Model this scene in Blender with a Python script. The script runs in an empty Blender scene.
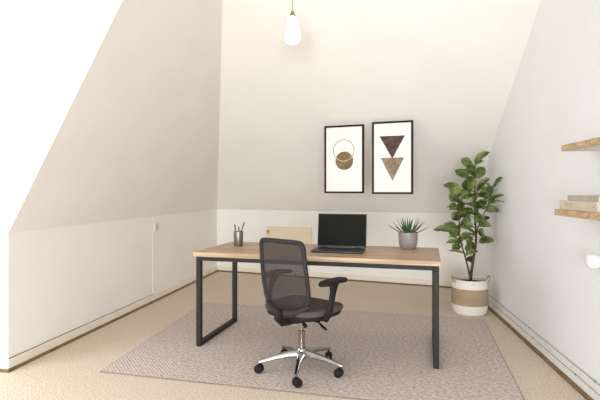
import bpy, bmesh, math, random
from mathutils import Vector, Matrix
random.seed(7)
S = bpy.context.scene
COL = S.collection
R = math.radians

# ---------------------------------------------------------------- camera, world, lights, exposure
cam_d = bpy.data.cameras.new('camera'); cam = bpy.data.objects.new('camera', cam_d); COL.objects.link(cam)
cam.location = (0, 0, 1.3); cam.rotation_euler = (R(90), 0, 0)
cam_d.sensor_width = 36; cam_d.lens = 28.2; cam_d.shift_y = -10/600; cam_d.clip_start = .05
S.camera = cam
S.view_settings.view_transform = 'Standard'; S.view_settings.look = 'None'
S.view_settings.gamma = 1; S.view_settings.use_curve_mapping = False
S.view_settings.exposure = .26
w = bpy.data.worlds.new('daylight'); S.world = w; w.use_nodes = True
w.node_tree.nodes['Background'].inputs[0].default_value = (.91, .96, 1.0, 1)
w.node_tree.nodes['Background'].inputs[1].default_value = .95
def area(name, loc, target, sx, sy, power, col):
    d = bpy.data.lights.new(name, 'AREA'); d.shape = 'RECTANGLE'; d.size = sx; d.size_y = sy
    d.energy = power; d.color = col
    o = bpy.data.objects.new(name, d); COL.objects.link(o); o.location = loc
    o.rotation_euler = (Vector(target)-Vector(loc)).to_track_quat('-Z', 'Y').to_euler()
    return o
area('dormer_daylight', (-3.45, 2.2, 1.6), (0, 3.3, -.6), 1.3, 1.7, 37, (.92, .965, 1))
area('rear_soft_fill', (-.8, -7, 1.0), (.2, 6, 1.0), 5.0, 2.6, 820, (.91, .96, 1))  # added soft fill far behind the camera, evens light deep into the room

# ---------------------------------------------------------------- materials
def mat(name, col, rough=.6, metal=0, col2=None, scale=20, bump=0, bscale=60, spec=.5, stretch=(1, 1, 1), coat=0, detail=4, lo=.35, hi=.65):
    m = bpy.data.materials.new(name); m.use_nodes = True
    N, L = m.node_tree.nodes, m.node_tree.links
    b = N['Principled BSDF']
    b.inputs['Base Color'].default_value = (*col, 1); b.inputs['Roughness'].default_value = rough
    b.inputs['Metallic'].default_value = metal; b.inputs['Specular IOR Level'].default_value = spec
    b.inputs['Coat Weight'].default_value = coat
    tc = N.new('ShaderNodeTexCoord'); mp = N.new('ShaderNodeMapping'); mp.inputs['Scale'].default_value = stretch
    L.new(tc.outputs['Object'], mp.inputs['Vector'])
    if col2:
        t = N.new('ShaderNodeTexNoise'); t.inputs['Scale'].default_value = scale; t.inputs['Detail'].default_value = detail
        r = N.new('ShaderNodeValToRGB'); r.color_ramp.elements[0].color = (*col, 1); r.color_ramp.elements[1].color = (*col2, 1)
        r.color_ramp.elements[0].position = lo; r.color_ramp.elements[1].position = hi
        L.new(mp.outputs[0], t.inputs['Vector']); L.new(t.outputs['Fac'], r.inputs[0]); L.new(r.outputs[0], b.inputs['Base Color'])
    if bump:
        t2 = N.new('ShaderNodeTexNoise'); t2.inputs['Scale'].default_value = bscale; t2.inputs['Detail'].default_value = 3
        bp = N.new('ShaderNodeBump'); bp.inputs['Strength'].default_value = bump; bp.inputs['Distance'].default_value = .01
        L.new(mp.outputs[0], t2.inputs['Vector']); L.new(t2.outputs['Fac'], bp.inputs['Height']); L.new(bp.outputs[0], b.inputs['Normal'])
    return m
def srgb(r, g, b):
    return tuple((c/255/12.92 if c/255 < .04045 else ((c/255+.055)/1.055)**2.4) for c in (r, g, b))

M = {}
M['plaster'] = mat('cream_plaster', srgb(239, 233, 226), .85, col2=srgb(242, 236, 229), scale=2.2, bump=.12, bscale=14, spec=.2)
M['plaster_white'] = mat('white_plaster', srgb(241, 241, 240), .85, col2=srgb(243, 243, 243), scale=2.2, bump=.12, bscale=14, spec=.2)
M['skirting'] = mat('painted_skirting', srgb(233, 222, 203), .5, col2=srgb(238, 228, 212), scale=5)
M['skirting_white'] = mat('white_skirting', srgb(238, 236, 232), .5, col2=srgb(242, 240, 237), scale=5)
M['brown_strip'] = mat('brown_strip', srgb(112, 88, 58), .55, col2=srgb(135, 108, 74), scale=12)
M['carpet'] = mat('beige_carpet', srgb(194, 175, 150), .95, col2=srgb(240, 229, 213), scale=100, bump=.5, bscale=220, spec=.1, detail=8)
M['wood'] = mat('oak_top', srgb(160, 131, 102), .42, col2=srgb(196, 171, 142), scale=7, stretch=(.35, 5, 5), detail=8, spec=.4)
M['wood_edge'] = mat('oak_edge', srgb(150, 118, 88), .5, col2=srgb(180, 150, 118), scale=9, stretch=(.4, 5, 5), detail=8)
M['pale_wood'] = mat('pale_pine', srgb(232, 211, 178), .5, col2=srgb(241, 225, 198), scale=6, stretch=(.5, 5, 6), detail=6)
M['shelf_oak'] = mat('shelf_oak', srgb(174, 144, 104), .55, col2=srgb(208, 180, 140), scale=26, stretch=(1, .5, 2), detail=8)
M['laminate'] = mat('shelf_laminate', srgb(222, 214, 202), .5, col2=srgb(228, 221, 210), scale=5)
M['black_metal'] = mat('charcoal_steel', srgb(42, 38, 35), .55, col2=srgb(48, 44, 41), scale=30, spec=.2)
M['chrome'] = mat('chrome', srgb(160, 157, 154), .2, metal=1, col2=srgb(176, 172, 169), scale=10)
M['black_plastic'] = mat('black_plastic', srgb(30, 27, 27), .6, col2=srgb(37, 33, 33), scale=60, spec=.15)
M['frame_plastic'] = mat('charcoal_plastic', srgb(44, 40, 40), .6, col2=srgb(52, 47, 47), scale=60, spec=.2)
M['seat_fabric'] = mat('seat_fabric', srgb(80, 70, 66), .95, col2=srgb(98, 87, 82), scale=160, bump=.4, bscale=300, spec=.1)
M['laptop'] = mat('laptop_shell', srgb(40, 42, 46), .5, metal=.2, col2=srgb(58, 60, 63), scale=20)
M['screen'] = mat('dark_screen', srgb(24, 24, 21), .5, col2=srgb(27, 27, 23), scale=3, spec=.05)
M['keys'] = mat('laptop_keys', srgb(26, 26, 28), .5, col2=srgb(32, 32, 34), scale=30)
M['cup_metal'] = mat('brushed_cup', srgb(112, 106, 100), .38, metal=.75, col2=srgb(135, 128, 122), scale=30, stretch=(8, 8, .3))
M['pen'] = mat('pen_black', srgb(36, 34, 33), .4, col2=srgb(44, 42, 40), scale=30)
M['ceramic_grey'] = mat('grey_ceramic', srgb(124, 114, 110), .45, col2=srgb(142, 132, 127), scale=14)
M['soil'] = mat('soil', srgb(52, 40, 32), .95, col2=srgb(78, 62, 50), scale=60, bump=1, bscale=60)
M['leaf'] = mat('fig_leaf', srgb(56, 74, 32), .45, col2=srgb(134, 150, 82), scale=9, spec=.35, detail=3)
M['stem'] = mat('brown_stem', srgb(58, 42, 28), .8, col2=srgb(84, 64, 44), scale=30)
M['aloe'] = mat('aloe_leaf', srgb(44, 68, 38), .5, col2=srgb(78, 106, 64), scale=18, spec=.4)
M['cotton'] = mat('white_cotton', srgb(226, 216, 204), .95, col2=srgb(240, 232, 222), scale=60, bump=.5, bscale=120)
M['print_paper'] = mat('print_paper', srgb(234, 226, 219), .7, col2=srgb(238, 231, 224), scale=4)
M['picture_frame'] = mat('black_frame', srgb(30, 24, 21), .6, col2=srgb(36, 29, 26), scale=30, spec=.15)
M['print_dark'] = mat('print_dark', srgb(54, 38, 32), .7, col2=srgb(88, 66, 56), scale=26, detail=8)
M['print_mid'] = mat('print_mid', srgb(118, 94, 72), .7, col2=srgb(158, 134, 110), scale=30, detail=8)
M['print_gold'] = mat('print_gold', srgb(110, 84, 50), .7, col2=srgb(142, 112, 74), scale=24, detail=8)
M['print_line'] = mat('print_line', srgb(84, 66, 46), .7, col2=srgb(96, 76, 54), scale=24)
M['print_pale_line'] = mat('print_pale_line', srgb(206, 192, 168), .7, col2=srgb(214, 200, 178), scale=24)
M['white_plastic'] = mat('white_plastic', srgb(234, 232, 229), .3, col2=srgb(238, 236, 233), scale=10)
M['beige_plastic'] = mat('beige_plastic', srgb(226, 210, 192), .5, col2=srgb(230, 215, 198), scale=10)
M['rocker'] = mat('switch_rocker', srgb(196, 170, 144), .4, col2=srgb(202, 177, 152), scale=10)
M['cable'] = mat('grey_cable', srgb(92, 86, 80), .6, col2=srgb(104, 98, 92), scale=30)
M['book'] = mat('book_cover', srgb(206, 190, 170), .7, col2=srgb(214, 199, 180), scale=12)
M['book2'] = mat('book_cover_grey', srgb(176, 164, 148), .7, col2=srgb(188, 176, 160), scale=12)
M['pages'] = mat('book_pages', srgb(226, 216, 200), .9, col2=srgb(206, 194, 176), scale=10, stretch=(1, 1, 60))
M['book_ink'] = mat('book_ink', srgb(140, 126, 110), .7, col2=srgb(150, 136, 120), scale=20)
M['brass'] = mat('lamp_socket', srgb(158, 140, 112), .35, metal=.7, col2=srgb(172, 154, 126), scale=20)
M['cord'] = mat('lamp_cord', srgb(140, 128, 116), .7, col2=srgb(150, 138, 126), scale=20)
M['rug_edge'] = mat('rug_binding', srgb(124, 104, 90), .95, col2=srgb(160, 142, 128), scale=90)

def mesh_fabric():      # see-through woven mesh: threads with open gaps between
    m = bpy.data.materials.new('chair_mesh'); m.use_nodes = True
    N, L = m.node_tree.nodes, m.node_tree.links
    b = N['Principled BSDF']; b.inputs['Base Color'].default_value = (*srgb(58, 50, 48), 1); b.inputs['Roughness'].default_value = .8
    b.inputs['Specular IOR Level'].default_value = .2
    tr = N.new('ShaderNodeBsdfTransparent'); mx = N.new('ShaderNodeMixShader')
    tc = N.new('ShaderNodeTexCoord'); n = N.new('ShaderNodeTexNoise'); n.inputs['Scale'].default_value = 220
    mr = N.new('ShaderNodeMapRange'); mr.inputs[3].default_value = .80; mr.inputs[4].default_value = .94
    L.new(tc.outputs['Object'], n.inputs['Vector']); L.new(n.outputs['Fac'], mr.inputs[0])
    L.new(mr.outputs[0], mx.inputs[0]); L.new(tr.outputs[0], mx.inputs[1]); L.new(b.outputs[0], mx.inputs[2])
    L.new(mx.outputs[0], N['Material Output'].inputs[0])
    return m
M['mesh'] = mesh_fabric()

def weave(name, ca, cb, fx, fy, bump=.6, nscale=14, nw=.45, pw=.7):     # loops laid in staggered rows
    m = bpy.data.materials.new(name); m.use_nodes = True
    N, L = m.node_tree.nodes, m.node_tree.links
    b = N['Principled BSDF']; b.inputs['Roughness'].default_value = .95; b.inputs['Specular IOR Level'].default_value = .1
    tc = N.new('ShaderNodeTexCoord'); sp = N.new('ShaderNodeSeparateXYZ'); L.new(tc.outputs['UV'], sp.inputs[0])
    def mth(op, a, c=None):
        n = N.new('ShaderNodeMath'); n.operation = op
        for i, v in enumerate((a, c)):
            if v is None: continue
            if isinstance(v, (int, float)): n.inputs[i].default_value = v
            else: L.new(v, n.inputs[i])
        return n.outputs[0]
    sx = mth('SINE', mth('MULTIPLY', sp.outputs[0], fx)); sy = mth('SINE', mth('MULTIPLY', sp.outputs[1], fy))
    pr = mth('ADD', mth('MULTIPLY', mth('MULTIPLY', sx, sy), .5), .5)
    nz = N.new('ShaderNodeTexNoise'); nz.inputs['Scale'].default_value = nscale; nz.inputs['Detail'].default_value = 3; L.new(tc.outputs['UV'], nz.inputs['Vector'])
    v = mth('ADD', mth('MULTIPLY', pr, pw), mth('MULTIPLY', nz.outputs['Fac'], nw))
    r = N.new('ShaderNodeValToRGB'); r.color_ramp.elements[0].color = (*ca, 1); r.color_ramp.elements[1].color = (*cb, 1)
    r.color_ramp.elements[0].position = .22; r.color_ramp.elements[1].position = .8
    L.new(v, r.inputs[0]); L.new(r.outputs[0], b.inputs['Base Color'])
    bp = N.new('ShaderNodeBump'); bp.inputs['Strength'].default_value = bump; bp.inputs['Distance'].default_value = .006
    L.new(pr, bp.inputs['Height']); L.new(bp.outputs[0], b.inputs['Normal'])
    return m
M['rug'] = weave('woven_rug', srgb(118, 101, 92), srgb(226, 212, 204), 2*math.pi/.030, 2*math.pi/.030, nscale=42, nw=.85, pw=.42)
M['jute'] = weave('woven_jute', srgb(146, 124, 98), srgb(182, 162, 134), 2*math.pi/.024, 2*math.pi/.022)
def glow(name, col, s):
    m = bpy.data.materials.new(name); m.use_nodes = True
    b = m.node_tree.nodes['Principled BSDF']; b.inputs['Base Color'].default_value = (.9, .88, .84, 1)
    b.inputs['Emission Color'].default_value = (*col, 1); b.inputs['Emission Strength'].default_value = s
    return m
M['lit_glass'] = glow('lit_opal_glass', (1, .74, .54), 4)

# ---------------------------------------------------------------- mesh helpers
def obj(name, bm, m, parent=None, smooth=True, bevel=0, subsurf=0, angle=40):
    bmesh.ops.recalc_face_normals(bm, faces=bm.faces)
    me = bpy.data.meshes.new(name); bm.to_mesh(me); bm.free()
    me.materials.append(M[m] if isinstance(m, str) else m)
    o = bpy.data.objects.new(name, me); COL.objects.link(o)
    if smooth:
        for p in me.polygons: p.use_smooth = True
        if hasattr(me, 'set_sharp_from_angle'): me.set_sharp_from_angle(angle=R(angle))
    if bevel:
        b = o.modifiers.new('bevel', 'BEVEL'); b.width = bevel; b.segments = 3; b.limit_method = 'ANGLE'; b.angle_limit = R(40)
    if subsurf:
        s = o.modifiers.new('subsurf', 'SUBSURF'); s.levels = subsurf; s.render_levels = subsurf
    if parent is not None: o.parent = parent
    return o
def empty(name, loc, rz=0):
    o = bpy.data.objects.new(name, None); COL.objects.link(o); o.location = loc; o.rotation_euler = (0, 0, rz); o.empty_display_size = .1
    return o
def tag(o, label, cat, group=None):
    o['label'] = label; o['category'] = cat
    if group: o['group'] = group
    return o
def struct(name, bm, m, smooth=False, bevel=0, label=None):
    o = obj(name, bm, m, smooth=smooth, bevel=bevel); o['kind'] = 'structure'
    if label: o['label'] = label
    return o
def box(bm, x0, x1, y0, y1, z0, z1, mtx=None):
    vs = [bm.verts.new((x, y, z)) for x in (x0, x1) for y in (y0, y1) for z in (z0, z1)]
    for f in ((0, 1, 3, 2), (4, 6, 7, 5), (0, 4, 5, 1), (2, 3, 7, 6), (0, 2, 6, 4), (1, 5, 7, 3)): bm.faces.new([vs[i] for i in f])
    if mtx is not None: bmesh.ops.transform(bm, matrix=mtx, verts=vs)
    return vs
def B(*a, mtx=None):
    bm = bmesh.new(); box(bm, *a, mtx=mtx); return bm
def tube(bm, pts, r, n=10, closed=False, flat=1.0, up=Vector((0, 0, 1))):
    pts = [Vector(p) for p in pts]; k = len(pts); rs = r if isinstance(r, (list, tuple)) else [r]*k
    rings = []
    for i, p in enumerate(pts):
        a = pts[i-1] if (i or closed) else pts[i]; b = pts[(i+1) % k] if (i < k-1 or closed) else pts[i]
        t = (b-a).normalized()
        s = t.cross(up)
        if s.length < 1e-3: s = t.cross(Vector((0, 1, 0)))
        s.normalize(); q = s.cross(t).normalized()
        rings.append([bm.verts.new(p + s*math.cos(2*math.pi*j/n)*rs[i] + q*math.sin(2*math.pi*j/n)*rs[i]*flat) for j in range(n)])
    for i in range(k if closed else k-1):
        A, C = rings[i], rings[(i+1) % k]
        for j in range(n): bm.faces.new((A[j], A[(j+1) % n], C[(j+1) % n], C[j]))
    if not closed:
        bm.faces.new(rings[0][::-1]); bm.faces.new(rings[-1])
    return bm
def lathe(bm, prof, n=32, c=(0, 0, 0), close=True, uv=False, sq=1.0, mtx=None):
    rings = []; allv = []
    for r, z in prof:
        rings.append([bm.verts.new((c[0]+r*math.cos(2*math.pi*j/n), c[1]+r*math.sin(2*math.pi*j/n)*sq, c[2]+z)) for j in range(n)]); allv += rings[-1]
    ul = bm.loops.layers.uv.new('UVMap') if uv else None
    for i in range(len(prof)-1):
        for j in range(n):
            k = (j+1) % n
            f = bm.faces.new((rings[i][j], rings[i][k], rings[i+1][k], rings[i+1][j]))
            if uv:
                for l, (a, b) in zip(f.loops, ((j, i), (j+1, i), (j+1, i+1), (j, i+1))):
                    l[ul].uv = (a/n*2*math.pi*prof[1][0], prof[b][1])
    if close:
        bm.faces.new(rings[0][::-1]); bm.faces.new(rings[-1])
    if mtx is not None: bmesh.ops.transform(bm, matrix=mtx, verts=allv)
    return bm
def slab(bm, outline, z0, z1, r=.01, seg=3, crown=0, dish=None):
    # outline: closed list of (x, y); rounded top and bottom edges; centre-scaled insets
    cx = sum(p[0] for p in outline)/len(outline); cy = sum(p[1] for p in outline)/len(outline)
    md = max(math.hypot(p[0]-cx, p[1]-cy) for p in outline)
    layers = []
    for i in range(seg+1):
        a = math.pi/2*i/seg; layers.append((r*(1-math.sin(a)), z0 + r*(1-math.cos(a))))
    for i in range(seg+1):
        a = math.pi/2*i/seg; layers.append((r*(1-math.cos(a)), z1 - r*(1-math.sin(a))))
    if crown: layers += [(md*.25, z1+crown*.5), (md*.5, z1+crown*.85), (md*.8, z1+crown)]
    rings = []
    for ins, z in layers:
        s = 1-ins/md
        ring = [bm.verts.new((cx+(x-cx)*s, cy+(y-cy)*s, z)) for x, y in outline]
        rings.append(ring)
    n = len(outline)
    for a, b in zip(rings, rings[1:]):
        for j in range(n): bm.faces.new((a[j], a[(j+1) % n], b[(j+1) % n], b[j]))
    bm.faces.new(rings[0][::-1]); bm.faces.new(rings[-1])
    return [v for rr in rings for v in rr]
def superell(a, b, n=40, p=3.5, cx=0, cy=0):
    out = []
    for i in range(n):
        t = 2*math.pi*i/n; c, s = math.cos(t), math.sin(t)
        out.append((cx+a*math.copysign(abs(c)**(2/p), c), cy+b*math.copysign(abs(s)**(2/p), s)))
    return out

# ---------------------------------------------------------------- room geometry (attic: knee walls with sloped walls above)
KZ, CZ = .99, 3.1                                   # knee wall height, flat ceiling height
def V2(x, y): return Vector((x, y))
LB = V2(-1.33, 7.54)                                # back-left corner
LC = V2(-2.097, 3.376)                              # outer corner where the dormer starts
uL = (LB-LC).normalized(); nL = V2(uL.y, -uL.x)     # along left wall; inward normal
uB = V2(.932, -.363).normalized(); nB = V2(uB.y, -uB.x)   # along back wall; toward the room
uR = V2(.126, .992).normalized(); PR = V2(2.11, 5.27); nR = V2(-uR.y, uR.x)
KL, KB = .559, 1.30                                 # run per metre of rise of the two slopes
def isect(p, u, q, v):
    d = u.x*v.y-u.y*v.x; s = ((q.x-p.x)*v.y-(q.y-p.y)*v.x)/d
    return p+u*s
def lb(z): k = max(0, z-KZ); return isect(LB+nL*KL*k, uL, LB+nB*KB*k, uB)
def rb(z): k = max(0, z-KZ); return isect(PR, uR, LB+nB*KB*k, uB)
def P3(p, z): return (p.x, p.y, z)
def poly(*pts):
    bm = bmesh.new(); bm.faces.new([bm.verts.new(p) for p in pts]); return bm
def wall(name, m, pts, inward, th=.08, label=None):
    # a slab of wall whose inner face is the polygon; thickness goes outward
    bm = bmesh.new(); n = len(pts); off = -Vector(inward).normalized()*th
    a = [bm.verts.new(p) for p in pts]; b = [bm.verts.new(Vector(p)+off) for p in pts]
    bm.faces.new(a); bm.faces.new(b[::-1])
    for i in range(n): bm.faces.new((a[i], b[i], b[(i+1) % n], a[(i+1) % n]))
    return struct(name, bm, m, label=label)
LCD = LC - uL*.0008                                 # dormer wall plane
cheekL = LCD - nL*1.40
RN = PR + uR*(-6.9)                                 # right wall, near end behind the camera
wall('floor', 'carpet', [(-3.8, -1.8, 0), (2.9, -1.8, 0), (2.9, 8.2, 0), (-3.8, 8.2, 0)], (0, 0, 1), label='beige speckled wall-to-wall carpet')
wall('wall_left', 'plaster', [P3(LC, 0), P3(LB, 0), P3(LB, KZ), P3(LC, KZ)], (*nL, 0), label='low cream knee wall on the left')
top_d = LC+nL*KL*(CZ-KZ)
wall('wall_left_slope', 'plaster', [P3(LC, KZ), P3(LB, KZ), P3(lb(CZ), CZ), P3(top_d, CZ)], (nL.x, nL.y, -KL), label='cream sloped attic wall on the left')
wall('wall_dormer', 'plaster_white', [P3(LCD-nL*.002, 0), P3(LCD-nL*.002, KZ), P3(top_d-uL*.0008-nL*.002, CZ), P3(cheekL, CZ), P3(cheekL, 0)], (-uL.x, -uL.y, 0), th=.02, label='bright white side wall of the dormer at far left')
wall('wall_back', 'plaster', [P3(LB, 0), P3(rb(0), 0), P3(rb(0), KZ), P3(LB, KZ)], (*nB, 0), label='low cream knee wall behind the desk')
wall('wall_back_slope', 'plaster', [P3(LB, KZ), P3(rb(0), KZ), P3(rb(CZ), CZ), P3(lb(CZ), CZ)], (nB.x, nB.y, -KB), label='sloped cream wall behind the pictures')
wall('wall_right', 'plaster_white', [P3(RN, 0), P3(rb(0), 0), P3(rb(0), KZ), P3(rb(CZ), CZ), P3(RN, CZ)], (*nR, 0), label='upright white wall on the right')
wall('ceiling', 'plaster', [(-3.6, -1.7, CZ), P3(RN, CZ), P3(rb(CZ), CZ), P3(lb(CZ), CZ), P3(top_d, CZ), P3(cheekL, CZ)], (0, 0, -1))

# skirting boards
def run(p, q, n, t, z0, z1, ext=0):
    u = (q-p).normalized(); a = p-u*ext; b = q+u*ext
    bm = bmesh.new()
    A = [bm.verts.new((*(a+n*o), z)) for o, z in ((0.001, z0), (t, z0), (t, z1-.004), (t-.004, z1), (0.001, z1))]
    C = [bm.verts.new((*(b+n*o), z)) for o, z in ((0.001, z0), (t, z0), (t, z1-.004), (t-.004, z1), (0.001, z1))]
    for i in range(5): bm.faces.new((A[i], A[(i+1) % 5], C[(i+1) % 5], C[i]))
    bm.faces.new(A); bm.faces.new(C[::-1]); return bm
nD = -uL
struct('baseboard_left', run(LC, LB, nL, .018, .0, .085, .0), 'skirting')
struct('baseboard_dormer', run(cheekL, LC, nD, .018, .0, .085, .018), 'skirting_white')
struct('baseboard_back', run(LB, rb(0), nB, .018, .0, .085), 'skirting')
struct('baseboard_right', run(RN, rb(0), nR, .020, .0, .085), 'skirting_white')
struct('trim_1', run(LC, LB, nL, .030, .0, .022, .02), 'brown_strip', label='brown edging strip at the foot of the left wall')
struct('trim_2', run(cheekL, LC, nD, .030, .0, .022, .03), 'brown_strip', label='brown edging strip at the foot of the dormer wall')
struct('trim_3', run(LB, rb(0), nB, .030, .0, .022), 'brown_strip', label='brown edging strip at the foot of the back wall')
struct('trim_4', run(RN, rb(0), nR, .036, .0, .028), 'brown_strip', label='brown edging strip at the foot of the right wall')
struct('trim_5', run(RN, rb(0), nR, .010, .085, .13), 'skirting_white', label='white upper moulding of the right skirting')

# low pine hatch door in the back knee wall
def backpt(s, off, z): p = LB+uB*s+nB*off; return (p.x, p.y, z)
angB = math.atan2(uB.y, uB.x)
hd = empty('door_1', backpt(1.25, .002, 0), angB); hd['kind'] = 'structure'; hd['label'] = 'low pale pine hatch door in the back wall behind the desk'
for nm, a in (('door_panel', (-.32, .32, -.016, 0, .24, .70)),):
    obj(nm, B(*a), 'pale_wood', hd, smooth=False)
bm = bmesh.new()
for a in ((-.37, -.31, -.028, 0, .2, .745), (.31, .37, -.028, 0, .2, .745), (-.31, .31, -.028, 0, .685, .745), (-.31, .31, -.028, 0, .2, .26)): box(bm, *a)
obj('door_frame', bm, 'pale_wood', hd, smooth=False, bevel=.003)
bm = bmesh.new(); lathe(bm, [(.004, 0), (.010, .0), (.010, .012), (.022, .02), (.024, .032), (.016, .042), (.002, .044)], 20, mtx=Matrix.Translation((-.325, -.028, .665)) @ Matrix.Rotation(R(90), 4, 'X'))
obj('door_knob', bm, 'wood', hd)

# ---------------------------------------------------------------- rug
def rugmesh():
    Q = [Vector((-1.435, 3.348, 0)), Vector((1.33, 2.67, 0)), Vector((1.848, 4.72, 0)), Vector((-1.10, 5.40, 0))]
    c = sum(Q, Vector())/4
    return c, [q-c for q in Q]
rc, RQ = rugmesh(); RT = .010
rug = empty('area_rug', (rc.x, rc.y, 0))
tag(rug, 'large woven beige and grey rug lying under the desk and chair', 'rug')
def inset(Q, d):
    out = []
    for i in range(4):
        a = (Q[i-1]-Q[i]).normalized(); b = (Q[(i+1) % 4]-Q[i]).normalized(); out.append(Q[i]+(a+b)*d)
    return out
bm = bmesh.new(); ul = bm.loops.layers.uv.new('UVMap'); I = inset(RQ, .008)
lo = [bm.verts.new((q.x, q.y, .001)) for q in I]; hi = [bm.verts.new((q.x, q.y, RT)) for q in I]
ux = (RQ[1]-RQ[0]).normalized(); uy = Vector((-ux.y, ux.x, 0))
for f in [bm.faces.new(hi), bm.faces.new(lo[::-1])]+[bm.faces.new((lo[i], lo[(i+1) % 4], hi[(i+1) % 4], hi[i])) for i in range(4)]:
    for l in f.loops: l[ul].uv = (l.vert.co.dot(ux), l.vert.co.dot(uy))
obj('pile', bm, 'rug', rug, smooth=False)
bm = bmesh.new(); I = inset(RQ, .006); pts = []
for i in range(4):
    a, b = I[i], I[(i+1) % 4]
    for k in range(20): pts.append(a.lerp(b, (k+.02)/20.04)+Vector((0, 0, .0050)))
tube(bm, pts, .0045, 8, closed=True)
obj('binding', bm, 'rug_edge', rug)

# ---------------------------------------------------------------- desk
uD = Vector((1.858, -.500, 0)).normalized(); angD = math.atan2(uD.y, uD.x)
DO = Vector((-.858, 3.880, RT))                     # front-left foot corner; local x along length, y depth
DW, DD, DTOP, DTH = 1.925, .785, .790-RT, .038
desk = empty('desk', DO, angD)
tag(desk, 'long oak-topped desk on a charcoal square-tube steel frame, standing on the rug', 'desk')
T = .040; ZT = DTOP-DTH
obj('tabletop', B(-.022, DW+.012, -.012, DD+.012, ZT, DTOP), 'wood', desk, smooth=False, bevel=.003)
for x in (0, DW-T):
    for y in (0, DD-T):
        obj('leg', B(x, x+T, y, y+T, 0, ZT-T), 'black_metal', desk, smooth=False, bevel=.003)
    obj('foot_bar', B(x, x+T, T, DD-T, 0, T*.9), 'black_metal', desk, smooth=False, bevel=.003)
    obj('top_bar', B(x, x+T, 0, DD, ZT-T, ZT), 'black_metal', desk, smooth=False, bevel=.003)
for y in (0, DD-T):
    obj('apron_rail', B(T, DW-T, y, y+T, ZT-T*.85, ZT), 'black_metal', desk, smooth=False, bevel=.003)
ZD = DTOP+RT
def dpt(px, Z):  return ((px-300)/470*Z, Z, ZD+.0005)

# ---------------------------------------------------------------- office chair
ch = empty('office_chair', (.012, 3.365, RT), R(-40))
tag(ch, 'swivel office chair with grey mesh back and chrome five-star base, standing on the rug', 'chair')
# base
bm = bmesh.new(); lathe(bm, [(.022, .085), (.040, .09), (.042, .11), (.040, .15), (.033, .165), (.020, .17)], 28)
hub = obj('star_base', bm, 'chrome', ch)
for k in range(5):
    a = R(-98+40+72*k); d = Vector((math.cos(a), math.sin(a), 0)); s = Vector((-d.y, d.x, 0))
    bm = bmesh.new(); rings = []
    for t, hw, zt, zb in ((.03, .024, .150, .098), (.10, .021, .142, .102), (.18, .017, .125, .094), (.26, .013, .103, .080), (.302, .012, .092, .074), (.312, .008, .088, .077)):
        c = d*t; rings.append([bm.verts.new(c+s*hw*x+Vector((0, 0, zb+(zt-zb)*y))) for x, y in ((-1, .0), (1, .0), (1, .55), (.55, 1), (-.55, 1), (-1, .55))])
    for A, C in zip(rings, rings[1:]):
        for j in range(6): bm.faces.new((A[j], A[(j+1) % 6], C[(j+1) % 6], C[j]))
    bm.faces.new(rings[0]); bm.faces.new(rings[-1])
    obj('base_arm', bm, 'chrome', ch, bevel=.002)
    # caster
    cp = d*.295; tw = a+R(35+50*k); w1 = Vector((math.cos(tw), math.sin(tw), 0)); fw = Vector((-w1.y, w1.x, 0))
    cen = cp+fw*.012; cen.z = .030
    bm = bmesh.new()
    for sg in (-1, 1):
        m4 = Matrix.Translation(cen+w1*sg*.0145) @ w1.to_track_quat('Z', 'Y').to_matrix().to_4x4()
        lathe(bm, [(.010, -.0105), (.024, -.0105), (.029, -.007), (.030, 0), (.029, .007), (.024, .0105), (.010, .0105)], 24, mtx=m4)
    cs = obj('caster', bm, 'black_plastic', ch)
    bm = bmesh.new(); tube(bm, [cen+w1*-.005+Vector((0, 0, .0)), cen+Vector((0, 0, .026)), cp+Vector((0, 0, .050)), cp+Vector((0, 0, .078))], [.004, .009, .009, .008], 10, up=Vector((1, 0, 0)))
    obj('caster_fork', bm, 'black_plastic', cs)
bm = bmesh.new(); lathe(bm, [(.024, .165), (.024, .270), (.026, .275), (.026, .285), (.014, .288), (.014, .395)], 24)
obj('gas_column', bm, 'chrome', ch)
# mechanism
bm = bmesh.new(); slab(bm, superell(.085, .13, 32, 4, 0, -.02), .370, .425, .015)
mech = obj('tilt_mechanism', bm, 'black_plastic', ch)
bm = bmesh.new(); tube(bm, [(.07, .0, .392), (.13, .0, .385), (.175, -.01, .365)], .006, 10); tube(bm, [(.170, -.008, .367), (.20, -.015, .352), (.235, -.02, .338)], [.008, .014, .011], 12, flat=.5)
obj('height_lever', bm, 'black_plastic', mech)
bm = bmesh.new(); tube(bm, [(.06, -.09, .392), (.10, -.10, .375)], .006, 10); tube(bm, [(.097, -.10, .376), (.120, -.105, .362), (.128, -.106, .357)], [.012, .015, .012], 12)
obj('tension_knob', bm, 'black_plastic', mech)
# seat
bm = bmesh.new(); slab(bm, superell(.240, .228, 44, 3.2, 0, .028), .408, .442, .016, 3)
obj('seat_shell', bm, 'black_plastic', ch)
bm = bmesh.new(); vs = slab(bm, superell(.254, .240, 48, 3.2, 0, .028), .436, .480, .020, 4, crown=.004)
for v in vs:
    if v.co.y > .15: v.co.z -= (v.co.y-.15)**2*1.6
obj('seat_cushion', bm, 'seat_fabric', ch)
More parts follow.
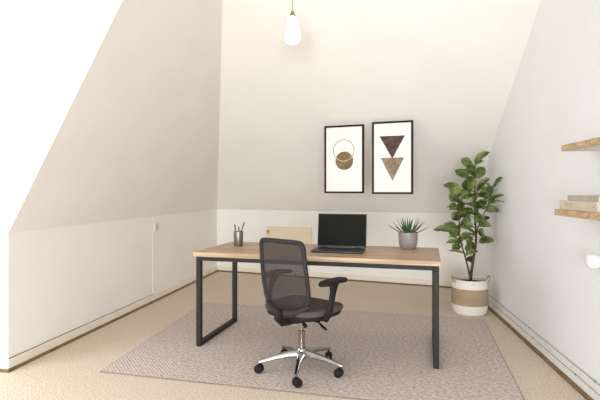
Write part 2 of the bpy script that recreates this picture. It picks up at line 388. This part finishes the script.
# backrest: a closed outline on a curved surface
def backy(z):            # rearward position (negative y) as a function of height
    t = (z-.47)/.48
    return -.175 - .055*math.sin(min(1, max(0, t))*math.pi*.55)*.0 - .02*math.sin(t*math.pi) - .070*max(0,t)**1.6
def bp(x, z, off=0):
    return Vector((x, backy(z)-.0+ -off + .035*(abs(x)/.22)**2*1.0, z))
def halfw(z):
    t = (z-.475)/.475
    return .200+.030*math.sin(min(1, t*1.25)*math.pi)*1.0 + (-.008*t)
Z0, Z1 = .478, .940
half = [(0, .950), (.10, .949), (.165, .946), (.193, .938), (.205, .920), (.209, .88), (.212, .80), (.216, .70), (.216, .62), (.208, .56), (.185, .513), (.140, .487), (.07, .478), (0, .476)]
half = [(x*.93, z-.004) for x, z in half]
ctrl = half+[(-x, z) for x, z in half[-2:0:-1]]
outl = []; nc = len(ctrl)
for i in range(nc):
    p0, p1, p2, p3 = (Vector(ctrl[(i+k) % nc]) for k in (-1, 0, 1, 2))
    for k in range(3):
        t = k/3; q = .5*((2*p1)+(p2-p0)*t+(2*p0-5*p1+4*p2-p3)*t*t+(3*p1-p0-3*p2+p3)*t**3); outl.append((q.x, q.y))
N = len(outl)
bm = bmesh.new()
tube(bm, [bp(x, z) for x, z in outl], [.0155+(.003 if z < .56 else 0) for x, z in outl], 10, closed=True, up=Vector((0, 1, 0)))
bf = obj('back_frame', bm, 'frame_plastic', ch)
bm = bmesh.new()
cx0, cz0 = 0, (Z0+Z1)/2; rings = []
for s in (1, .85, .7, .5, .3, .12):
    rings.append([bm.verts.new(bp(x*s, cz0+(z-cz0)*s)) for x, z in outl])
for A, C in zip(rings, rings[1:]):
    for j in range(N): bm.faces.new((A[j], A[(j+1) % N], C[(j+1) % N], C[j]))
bm.faces.new(rings[-1])
obj('back_mesh', bm, 'mesh', ch)
# yoke from under the seat to the bottom of the back
bm = bmesh.new()
tube(bm, [(0, .02, .398), (0, -.12, .395), (0, -.195, .405), (0, -.228, .440), (0, -.222, .480)], [.040, .044, .050, .060, .045], 16, flat=.42, up=Vector((1, 0, 0)))
for v in bm.verts:
    pass
bmesh.ops.scale(bm, vec=(1.15, 1, 1), verts=bm.verts)
obj('back_bracket', bm, 'black_plastic', ch)
bm = bmesh.new()
arc = []
for i in range(17):
    t = -1+2*i/16; arc.append((t*.192, -.183-.030*(1-t*t)+.03*abs(t)**3, .452+.060*abs(t)**2.4))
tube(bm, arc, [.014+.014*(1-abs(-1+2*i/16)) for i in range(17)], 12, flat=1.2)
obj('back_yoke', bm, 'frame_plastic', ch)
# arms
for sg in (1, -1):
    bm = bmesh.new()
    out = []
    n = 36
    for i in range(n):
        t = 2*math.pi*i/n; c, s = math.cos(t), math.sin(t)
        y = .145*math.copysign(abs(s)**(2/2.6), s); x = .043*math.copysign(abs(c)**(2/2.6), c)
        x *= 1-.18*math.cos(y/.145*math.pi*.9)*.6
        out.append((sg*(.272)+x - sg*.018*(y/.145)**2, y+.03))
    vs = slab(bm, out, .655, .682, .010, 3)
    for v in vs: v.co.z += -.010*((v.co.y-.03)/.145)**2
    obj('arm_pad', bm, 'black_plastic', ch)
    bm = bmesh.new()
    tube(bm, [(sg*.10, -.06, .402), (sg*.20, -.06, .404), (sg*.254, -.058, .415), (sg*.280, -.050, .455), (sg*.284, -.030, .53), (sg*.281, -.006, .60), (sg*.274, .014, .658)],
         [.024, .026, .028, .030, .027, .029, .044], 14, flat=.55, up=Vector((0, 1, 0)) if 0 else Vector((sg, 0, .3)))
    obj('arm_post', bm, 'black_plastic', ch)

# ---------------------------------------------------------------- things on the desk
# laptop
lap = empty('laptop', (.356, 4.04, ZD+.0005), angD)
tag(lap, 'open black laptop with a dark screen standing on the desk', 'laptop')
LW = .425
bm = bmesh.new(); slab(bm, superell(LW/2, .135, 40, 14, 0, -.135), .002, .016, .004)
obj('laptop_base', bm, 'laptop', lap)
bm = bmesh.new()
for r_ in range(5):
    for c_ in range(14): box(bm, -.175+c_*.025, -.175+c_*.025+.021, -.045-r_*.024-.020, -.045-r_*.024, .0155, .0175)
obj('keyboard', bm, 'keys', lap, smooth=False)
obj('trackpad', B(-.055, .055, -.255, -.185, .0155, .0168), 'laptop', lap, smooth=False)
LM = Matrix.Translation((0, .004, .018)) @ Matrix.Rotation(R(-9), 4, 'X')
bm = bmesh.new(); box(bm, -LW/2, LW/2, -.004, .005, 0, .288, mtx=LM)
lid = obj('laptop_lid', bm, 'laptop', lap, smooth=False, bevel=.003)
bm = bmesh.new(); box(bm, -LW/2+.006, LW/2-.006, -.0048, -.003, .012, .281, mtx=LM)
obj('screen', bm, 'screen', lid, smooth=False)
for sg in (-1, 1):
    bm = bmesh.new(); tube(bm, [(sg*.15-.03, .003, .016), (sg*.15+.03, .003, .016)], .006, 10)
    obj('hinge', bm, 'laptop', lap)

# pen cup with pens
cupp = Vector(dpt(238.5, 4.28))
cup = empty('pen_cup', cupp); tag(cup, 'grey metal pen cup standing near the left end of the desk', 'cup')
bm = bmesh.new(); lathe(bm, [(.040, 0), (.042, .004), (.043, .132), (.0425, .134), (.040, .134), (.039, .006), (.003, .005)], 36)
obj('cup_body', bm, 'cup_metal', cup)
for (bx, by, tx, ty, h, lab) in ((-.018, -.006, -.034, -.002, .198, 'black pen leaning to the left in the metal pen cup'),
                                 (.010, -.016, .004, -.022, .178, 'short dark pen standing upright in the middle of the pen cup'),
                                 (-.012, .012, .050, .004, .215, 'black pen leaning to the right in the metal pen cup, longest of the three')):
    p = tag(empty('pen', cupp+Vector((bx, by, .008))), lab, 'pen', 'pens in the metal cup')
    e = Vector((tx-bx, ty-by, h-.008)); f = lambda t: e*t
    bm = bmesh.new(); tube(bm, [f(.02), f(.1), f(.6), f(.985), f(1)], [.002, .0045, .0048, .0048, .003], 10, up=Vector((1, 0, 0)))
    obj('barrel', bm, 'pen', p)
    bm = bmesh.new(); tube(bm, [f(.78)+Vector((.005, 0, 0)), f(.97)+Vector((.005, 0, 0))], .0018, 8, up=Vector((1, 0, 0)))
    obj('clip', bm, 'pen', p)

# succulent
sp = Vector(dpt(408, 4.10))
suc = empty('potted_succulent', sp); tag(suc, 'small spiky green succulent in a grey pot near the right end of the desk', 'plant')
bm = bmesh.new(); lathe(bm, [(.055, 0), (.066, .004), (.076, .03), (.081, .07), (.083, .115), (.081, .140), (.078, .143), (.074, .138), (.074, .12), (.002, .118)], 44)
obj('pot', bm, 'ceramic_grey', suc)
bm = bmesh.new(); lathe(bm, [(.073, .118), (.072, .126), (.04, .130), (.002, .132)], 28)
obj('soil', bm, 'soil', suc)
def spike(bm, base, az, el, L, w_):
    d = Vector((math.cos(az), math.sin(az), 0)); s = Vector((-d.y, d.x, 0)); rings = []
    for i in range(7):
        t = i/6; e = el+.25*(t-.4)*(1 if el > .8 else 1.0)
        p = Vector(base)+d*L*t*math.cos(el)+Vector((0, 0, L*(t*math.sin(el)+.10*t*t*math.cos(el))))
        ww = w_*(1-t)**.75*(.75+.5*min(1, t*3)) + .0006; n = Vector((-d.x*math.sin(el), -d.y*math.sin(el), math.cos(el)))
        rings.append([bm.verts.new(p-s*ww), bm.verts.new(p-n*ww*.55), bm.verts.new(p+s*ww), bm.verts.new(p+n*ww*.18)])
    for A, C in zip(rings, rings[1:]):
        for j in range(4): bm.faces.new((A[j], A[(j+1) % 4], C[(j+1) % 4], C[j]))
    bm.faces.new(rings[0]); bm.faces.new(rings[-1])
bm = bmesh.new()
for tier, (n, el, L, w_) in enumerate(((9, .42, .155, .011), (9, .75, .150, .011), (7, 1.05, .150, .010), (5, 1.35, .135, .009))):
    for k in range(n):
        az = 2*math.pi*k/n+tier*.5+random.uniform(-.12, .12)
        spike(bm, (math.cos(az)*.012*(4-tier), math.sin(az)*.012*(4-tier), .128), az, el+random.uniform(-.08, .08), L*random.uniform(.88, 1.1), w_)
obj('leaves', bm, 'aloe', suc)

# ---------------------------------------------------------------- fig plant in basket
pc = Vector((1.795, 4.975, 0))
fig = empty('potted_fig', pc); tag(fig, 'tall leafy green fig plant in a white and jute basket by the right wall', 'plant')
prof = [(.150, .0), (.166, .012), (.178, .06), (.184, .14), (.185, .22), (.182, .29), (.176, .355), (.172, .36), (.167, .355), (.170, .30)]
def band(z0, z1, name, m, extra=0):
    pts = []
    def rad(z):
        for (r0, a), (r1, b) in zip(prof[:7], prof[1:7]):
            if a <= z <= b: return r0+(r1-r0)*(z-a)/(b-a)
        return prof[6][0]
    k = 12
    for i in range(k+1):
        z = z0+(z1-z0)*i/k; pts.append((rad(z)+extra+.0025*math.sin(z*math.pi*2/.024), z))
    bm = bmesh.new(); lathe(bm, pts, 56, close=False, uv=True)
    return bm
bm = bmesh.new(); lathe(bm, [(.140, .004), (.160, .006), (.172, .06), (.176, .14), (.177, .22), (.174, .29), (.169, .352), (.165, .352), (.164, .31), (.164, .29), (.002, .29)], 56)
bk = obj('basket', bm, 'cotton', fig)
obj('lower_white_band', band(.0, .105, 'b', 'cotton'), 'cotton', bk)
obj('jute_band', band(.105, .275, 'b', 'jute', .001), 'jute', bk)['label'] = 'jute middle band'
obj('upper_white_band', band(.275, .356, 'b', 'cotton'), 'cotton', bk)
bm = bmesh.new(); tube(bm, [(.170*math.cos(2*math.pi*i/48), .170*math.sin(2*math.pi*i/48), .356) for i in range(48)], .008, 8, closed=True)
obj('rim', bm, 'cotton', bk)
for sg in (-1, 1):
    bm = bmesh.new(); pts = []
    for i in range(13):
        t = math.pi*i/12; pts.append((sg*(.176+.018*math.sin(t)), -.035*math.cos(t)-.03, .335+.062*math.sin(t)))
    tube(bm, pts, .007, 8, up=Vector((1, 0, 0)))
    obj('handle', bm, 'jute', bk)
bm = bmesh.new(); lathe(bm, [(.162, .292), (.163, .322), (.09, .330), (.002, .333)], 30); obj('soil', bm, 'soil', fig)
# px -> local metres in the plant's own plane
K = 5.03/470
def pl(x, y, d=0):
    while True:
        Z = 4.975+d; X = (x-300)/470*Z; wx = PR.x+(Z-PR.y)*uR.x/uR.y
        if X < wx-.045 or d < -.8: break
        d -= .02
    return Vector((X-pc.x, d, 1.3-(y-190)/470*Z))
bm = bmesh.new()
def bez(p, n=10):
    p = [Vector(q) for q in p]; out = []
    for i in range(len(p)-1):
        a = p[max(0, i-1)]; b = p[i]; c = p[i+1]; d = p[min(len(p)-1, i+2)]
        for k in range(n):
            t = k/n; out.append(.5*((2*b)+(c-a)*t+(2*a-5*b+4*c-d)*t*t+(3*b-a-3*c+d)*t**3))
    out.append(p[-1]); return out
main = bez([pl(470.5, 285), pl(471, 275), pl(473.5, 258, -.01), pl(476, 240, .01), pl(475, 215, .0), pl(475, 192, .02), pl(474, 166, .0)], 6)
side = bez([pl(470.8, 279), pl(468, 268, -.02), pl(465, 256, -.05), pl(460, 238, -.08), pl(459, 215, -.1), pl(458, 195, -.08)], 6)
third = bez([pl(475.5, 235, .01), pl(481, 220, -.04), pl(488, 205, -.06), pl(492, 190, -.05)], 6)
for ln, r0, r1 in ((main, .017, .006), (side, .011, .004), (third, .007, .003)):
    tube(bm, ln, [r0+(r1-r0)*i/(len(ln)-1) for i in range(len(ln))], 9, up=Vector((0, 1, 0)))
stembm = bm
fol = bmesh.new()
def leaf(base, tip, wd, roll=0, droop=.12, cup=.25):
    base, tip = Vector(base), Vector(tip); ax = tip-base; L = ax.length; t_ = ax.normalized()
    up = Vector((0, 0, 1)); s = t_.cross(up)
    if s.length < .25: s = Vector((random.uniform(-1, 1), random.uniform(-1, 1), 0)); s = s-t_*s.dot(t_)
    s.normalize(); n = s.cross(t_).normalized()
    s2 = s*math.cos(roll)+n*math.sin(roll); n2 = n*math.cos(roll)-s*math.sin(roll)
    prev = None
    for i in range(10):
        t = i/9
        wv = wd*(max(0, math.sin(math.pi*min(1, t**1.25*.985+.015)))**.75)*.5 + (.0015 if i < 9 else 0)
        if t < .14: wv = .003
        c = base+ax*t+n2*L*droop*math.sin(t*math.pi)
        cen = c-n2*0; row = []
        for j, x in enumerate((-1, -.5, 0, .5, 1)):
            row.append(fol.verts.new(c+s2*wv*x+n2*wv*cup*abs(x)**1.5 + n2*.004*math.sin(i*2.1+j)*(abs(x) > .9)))
        if prev:
            for j in range(4): fol.faces.new((prev[j], prev[j+1], row[j+1], row[j]))
        prev = row
LV = [  # base x,y ; tip x,y ; width px ; roll
 (474,167,490,152,6.5,.9),(473,169,462,158,5.5,-.9),(475,180,484,167,7,1.0),(470,180,455,170,6,-.8),(463,192,443,185,6.5,-.6),
 (476,194,490,178,6.5,.9),(474,192,464,181,7,-1.1),(491,198,488,186,10,1.3),(486,203,504,195,4,.5),(487,205,504,202,4,.3),
 (460,200,451,192,7,-.9),(465,203,450,201,6,-.6),(484,212,498,209,7,.8),(466,212,455,206,7,-1),(492,190,502,177,2.5,.4),
 (473,217,458,213,7,-.9),(478,217,470,202,9,1.2),(474,205,480,193,8,1.2),(457,233,433,230,6,-.7),(457,231,444,223,7,-1),
 (472,231,454,228,6,-.7),(478,226,491,226,7,.8),(476,231,484,238,9,1.3),(477,243,494,240,7,.7),(463,243,446,243,6,-.8),
 (468,255,447,251,3.5,-.4),(468,241,474,252,8,1.2),(467,257,474,262,6,1),(462,246,452,250,7,-1),(460,226,451,237,8,-1.2),
 (466,238,458,246,7,-1.1),(472,224,462,220,8,-1),(476,212,486,203,8,1.1),(470,200,460,190,8,-1),(474,222,482,216,8,1.1),
 (462,214,452,220,7,-1),(468,190,472,176,7,1.1),(481,222,490,218,6,.8),(474,236,468,246,7,1.1),(460,206,466,196,7,1)]
for i, (bx, by, tx, ty, wp, ro) in enumerate(LV):
    d0 = random.uniform(-.05, .05); d1 = d0+random.uniform(-.11, .07)
    leaf(pl(bx, by, d0), pl(tx, ty, d1), wp*K*1.5, ro+random.uniform(-.2, .2), random.uniform(.05, .16))
    # petiole back to the nearest stem
    b = pl(bx, by, d0); near = min(main+side+third, key=lambda q: (q-b).length+max(0, q.z-b.z))
    if (near-b).length > .006: tube(stembm, [near, near.lerp(b, .5)+Vector((0, 0, -.006)), b], [.003, .0026, .0024], 6, up=Vector((0, 1, 0)))
for i in range(55):      # leaves round the back and front of the crown
    c = random.choice(main[18:]+side[12:]+third[6:]); az = random.choice((-1, 1))*random.uniform(.9, 2.2); L = random.uniform(.10, .15)
    d = Vector((math.sin(az)*.7*random.choice((-1, 1)), -math.cos(az) if i % 2 else abs(math.cos(az))+.2, random.uniform(-.1, .6))).normalized()
    tp = c+d*L
    if tp.x > .14: d.x *= -1; tp = c+d*L
    leaf(c+d*.01, tp, random.uniform(.075, .095), random.uniform(-.8, .8))
obj('stems', stembm, 'stem', fig)
o = obj('foliage', fol, 'leaf', fig, angle=80)
sol = o.modifiers.new('thickness', 'SOLIDIFY'); sol.thickness = .0012; sol.offset = 0

# ---------------------------------------------------------------- framed pictures, hung plumb from the sloped wall
def slope_hit(px, py):   # where the view ray meets the back slope
    d = Vector(((px-300)/470, 1, -(py-190)/470)); o = Vector((0, 0, 1.3))
    n = Vector((nB.x, nB.y, -KB)); p0 = Vector((LB.x, LB.y, KZ))
    return o+d*((p0-o).dot(n)/d.dot(n))
h0 = slope_hit(369, 121.5)
def on_line(px, off=.006):        # both pictures share one vertical plane parallel to the back wall
    p = isect(V2(0, 0), V2((px-300)/470, 1), V2(h0.x, h0.y)+nB*off, uB); return p
def disc(bm, cx, cz, r, y, n=48, r2=None, th=.0006):
    if r2 is None:
        bm.faces.new([bm.verts.new((cx+r*math.cos(2*math.pi*i/n), y, cz+r*math.sin(2*math.pi*i/n))) for i in range(n)])
    else:
        A = [bm.verts.new((cx+r*math.cos(2*math.pi*i/n), y, cz+r*math.sin(2*math.pi*i/n))) for i in range(n)]
        C = [bm.verts.new((cx+r2*math.cos(2*math.pi*i/n), y, cz+r2*math.sin(2*math.pi*i/n))) for i in range(n)]
        for i in range(n): bm.faces.new((A[i], A[(i+1) % n], C[(i+1) % n], C[i]))
def picture(xl, xr, yt, yb, label, art):
    a, b = on_line(xl), on_line(xr); c = (a+b)/2; w_ = (b-a).length
    zt = 1.3+(190-yt)/470*c.y; zb = 1.3+(190-yb)/470*c.y; h = zt-zb
    # local origin: bottom centre of the frame, +x along wall, -y toward the room
    o = tag(empty('framed_picture', (c.x, c.y, zb), angB), label, 'picture', None)
    T_ = .020
    bm = bmesh.new()
    for q in ((-w_/2, -w_/2+T_, -.026, 0, 0, h), (w_/2-T_, w_/2, -.026, 0, 0, h), (-w_/2+T_, w_/2-T_, -.026, 0, 0, T_), (-w_/2+T_, w_/2-T_, -.026, 0, h-T_, h)): box(bm, *q)
    obj('frame', bm, 'picture_frame', o, smooth=False)
    pp = obj('print', B(-w_/2+T_, w_/2-T_, -.016, -.004, T_, h-T_), 'print_paper', o, smooth=False)
    art(pp, w_, h)
def art1(pp, w_, h):
    bm = bmesh.new(); disc(bm, -.004, h*.63, .124, -.0168, r2=.118); obj('ring_motif', bm, 'print_line', pp, smooth=False)
    bm = bmesh.new(); disc(bm, .004, h*.478, .104, -.0164); obj('disc_motif', bm, 'print_gold', pp, smooth=False)
    bm = bmesh.new(); n = 30
    A = []; C = []
    for i in range(n+1):
        t = R(-160+140*i/n)
        A.append(bm.verts.new((-.004+.124*math.cos(t), -.0172, h*.63+.124*math.sin(t)))); C.append(bm.verts.new((-.004+.117*math.cos(t), -.0172, h*.63+.117*math.sin(t))))
    for i in range(4, n-3): bm.faces.new((A[i], A[i+1], C[i+1], C[i]))
    obj('arc_motif', bm, 'print_pale_line', pp, smooth=False)
def tri(bm, x0, x1, zt, xb, zb): bm.faces.new([bm.verts.new(p) for p in ((x0, -.0166, zt), (x1, -.0166, zt), (xb, -.0166, zb))])
def art2(pp, w_, h):
    bm = bmesh.new(); tri(bm, -.140, .136, h*.80, .0, h*.485); obj('upper_triangle', bm, 'print_dark', pp, smooth=False)
    bm = bmesh.new(); tri(bm, -.128, .126, h*.50, .002, h*.18); obj('lower_triangle', bm, 'print_mid', pp, smooth=False)
picture(325, 364.3, 125.5, 193.2, 'black-framed print with a thin ring over a brown disc, the left of two', art1)
picture(372.5, 413.3, 121.5, 194, 'black-framed print with two brown downward triangles, the right of two', art2)

# ---------------------------------------------------------------- pendant lamp
LZ = 3.9; lx = (292.5-300)/470*LZ
slope_top = KZ+((V2(lx, LZ)-LB).dot(nB))/KB
zt = min(CZ, slope_top)
lampz = 1.3+(190-43.6)/470*LZ
lamp = empty('pendant_lamp', (lx, LZ, lampz)); tag(lamp, 'lit white glass pendant lamp hanging from the sloped ceiling on a thin cord', 'lamp')
bm = bmesh.new(); lathe(bm, [(.003, 0), (.030, .002), (.052, .012), (.064, .032), (.066, .052), (.062, .085), (.052, .135), (.041, .180), (.033, .208), (.026, .220)], 40)
obj('glass_shade', bm, 'lit_glass', lamp)
bm = bmesh.new(); lathe(bm, [(.024, .218), (.024, .238), (.018, .244), (.016, .262), (.006, .270)], 24); obj('socket', bm, 'brass', lamp)
bm = bmesh.new(); tube(bm, [(0, 0, .266), (0, 0, zt-lampz-.01)], .0035, 8, up=Vector((0, 1, 0))); obj('cord', bm, 'cord', lamp)
bm = bmesh.new(); lathe(bm, [(.01, -.055), (.045, -.05), (.05, -.0), (.05, zt-CZ+.03)], 24, c=(0, 0, zt-lampz)); obj('ceiling_rose', bm, 'white_plastic', lamp)

# ---------------------------------------------------------------- shelves and books on the right wall
angR = math.atan2(uR.y, uR.x)      # local x runs along the wall away from the camera, +y toward the room
def wallpt(y, off, z): p = PR+uR*((y-PR.y)/uR.y)+nR*off; return Vector((p.x, p.y, z))
def shelf(far_y, ztop, th, label):
    base = wallpt(far_y, 0, ztop-th); o = tag(empty('wall_shelf', base, angR), label, 'shelf', None)
    obj('board', B(-1.3, -.02, .001, .182, 0, th-.001), 'laminate', o, smooth=False)
    bm = bmesh.new(); box(bm, -1.3, 0, .182, .20, 0, th); box(bm, -.02, 0, .001, .182, 0, th)
    obj('oak_edging', bm, 'shelf_oak', o, smooth=False)['label'] = 'oak front and end edging'
    return o
shelf(2.86, 1.574, .037, 'upper floating oak-edged shelf on the right wall, nothing on it in view')
shelf(2.965, 1.179, .038, 'lower floating oak-edged shelf on the right wall, carrying two flat books')
def book(x0, x1, y0, y1, z0, th, m, label, base):
    o = tag(empty('book', base+Vector((0, 0, z0)), angR), label, 'book', 'flat books on the lower shelf')
    bm = bmesh.new(); box(bm, x0, x1, y0, y1, 0, .004); box(bm, x0, x1, y0, y1, th-.004, th); box(bm, x0, x1, y1-.005, y1, .004, th-.004)
    obj('cover', bm, m, o, smooth=False)
    obj('pages', B(x0+.006, x1-.006, y0+.006, y1-.005, .004, th-.004), 'pages', o, smooth=False)
    return o
bb = wallpt(2.965, 0, 1.1795)
b1 = book(-.50, -.03, .02, .180, 0, .056, 'book', 'thick cream book lying flat on the lower shelf, bottom of the two', bb)
bm = bmesh.new()
sq = [(-.155+.055*t, .1806, .030+.010*math.sin(t*9)+.004*math.cos(t*23)) for t in [i/24 for i in range(25)]]
tube(bm, sq, .0011, 6); tube(bm, [(-.19+.02*math.cos(t), .1806, .030+.011*math.sin(t)) for t in [i*.5 for i in range(13)]], .0011, 6)
obj('spine_emblem', bm, 'book_ink', b1)
bm = bmesh.new(); tube(bm, [(-.465, .1806, .018), (-.465, .1806, .036)], .0022, 6, up=Vector((0, 1, 0)))
obj('spine_mark', bm, 'book_ink', b1)
book(-.50, -.13, .03, .175, .0565, .032, 'book2', 'thinner greyish book lying on top of the cream book on the shelf', bb)

# round white knob on the right wall
kp = wallpt(2.80, 0, 1.3-72*2.78/470)
kn = tag(empty('wall_dial', kp, angR), 'round white dial knob sticking out of the right wall below the shelves', 'dial')
mt = Matrix.Rotation(R(-90), 4, 'X')
bm = bmesh.new(); lathe(bm, [(.030, 0), (.036, .002), (.036, .012), (.030, .016)], 32, mtx=mt); obj('collar', bm, 'white_plastic', kn)
bm = bmesh.new(); lathe(bm, [(.028, .014), (.040, .022), (.045, .036), (.045, .060), (.041, .074), (.030, .084), (.012, .088), (.002, .088)], 36, mtx=mt); obj('dial', bm, 'white_plastic', kn)

# cables along the right skirting
for zz, off, lab in ((.134, .007, 'thin grey cable along the top of the right skirting, upper of the two'), (.088, .0235, 'thin grey cable along the right skirting, lower of the two')):
    o = tag(empty('wall_cable', wallpt(1.0, 0, 0), angR), lab, 'cable', 'cables on the right skirting')
    bm = bmesh.new(); pts = []
    for i in range(34): pts.append((i*.13, off, zz+.0008*math.sin(i*1.7)))
    tube(bm, pts, .0018, 8); obj('wire', bm, 'cable', o)
    for x in ((1.88, 3.0) if zz > .1 else (2.1, 2.87)):
        bm = bmesh.new(); box(bm, x-.006, x+.006, off-.003, off+.004, zz-.0045, zz+.0045); obj('cable_clip', bm, 'cable', o, smooth=False, bevel=.002)

# switch and cable duct on the left wall
def leftpt(y, off, z): p = LB+uL*((y-LB.y)/uL.y)+nL*off; return Vector((p.x, p.y, z))
d_ = V2((155.5-300)/470, 1); q = isect(V2(0, 0), d_, LB, uL)
angL = math.atan2(uL.y, uL.x)
sw = tag(empty('wall_switch', (q.x, q.y, 1.3-37*q.y/470), angL), 'small beige switch plate on the left knee wall above the cable duct', 'switch')
obj('plate', B(-.045, .045, -.014, -.001, -.05, .05), 'beige_plastic', sw, smooth=False, bevel=.004)
obj('rocker', B(-.020, .020, -.022, -.013, -.030, .030), 'rocker', sw, smooth=False, bevel=.003)
q2 = isect(V2(0, 0), V2((153-300)/470, 1), LB, uL)
dk = obj('cable_duct', B(-.011, .011, -.006, -.001, 0, .80-.086), 'plaster', smooth=False, bevel=.002); dk.location = (q2.x, q2.y, .086); dk.rotation_euler = (0, 0, angL)
tag(dk, 'narrow cream cable duct running down the left knee wall to the skirting', 'cable duct')
lc = tag(empty('skirting_cable', (LC.x, LC.y, 0), angL), 'thin dark cable lying along the top of the left skirting', 'cable')
LL = (V2(q2.x, q2.y)-LC).length
bm = bmesh.new(); tube(bm, [(LL*i/20, -.006, .0885+.001*math.sin(i*2)) for i in range(21)], .0022, 6); obj('wire', bm, 'cable', lc)
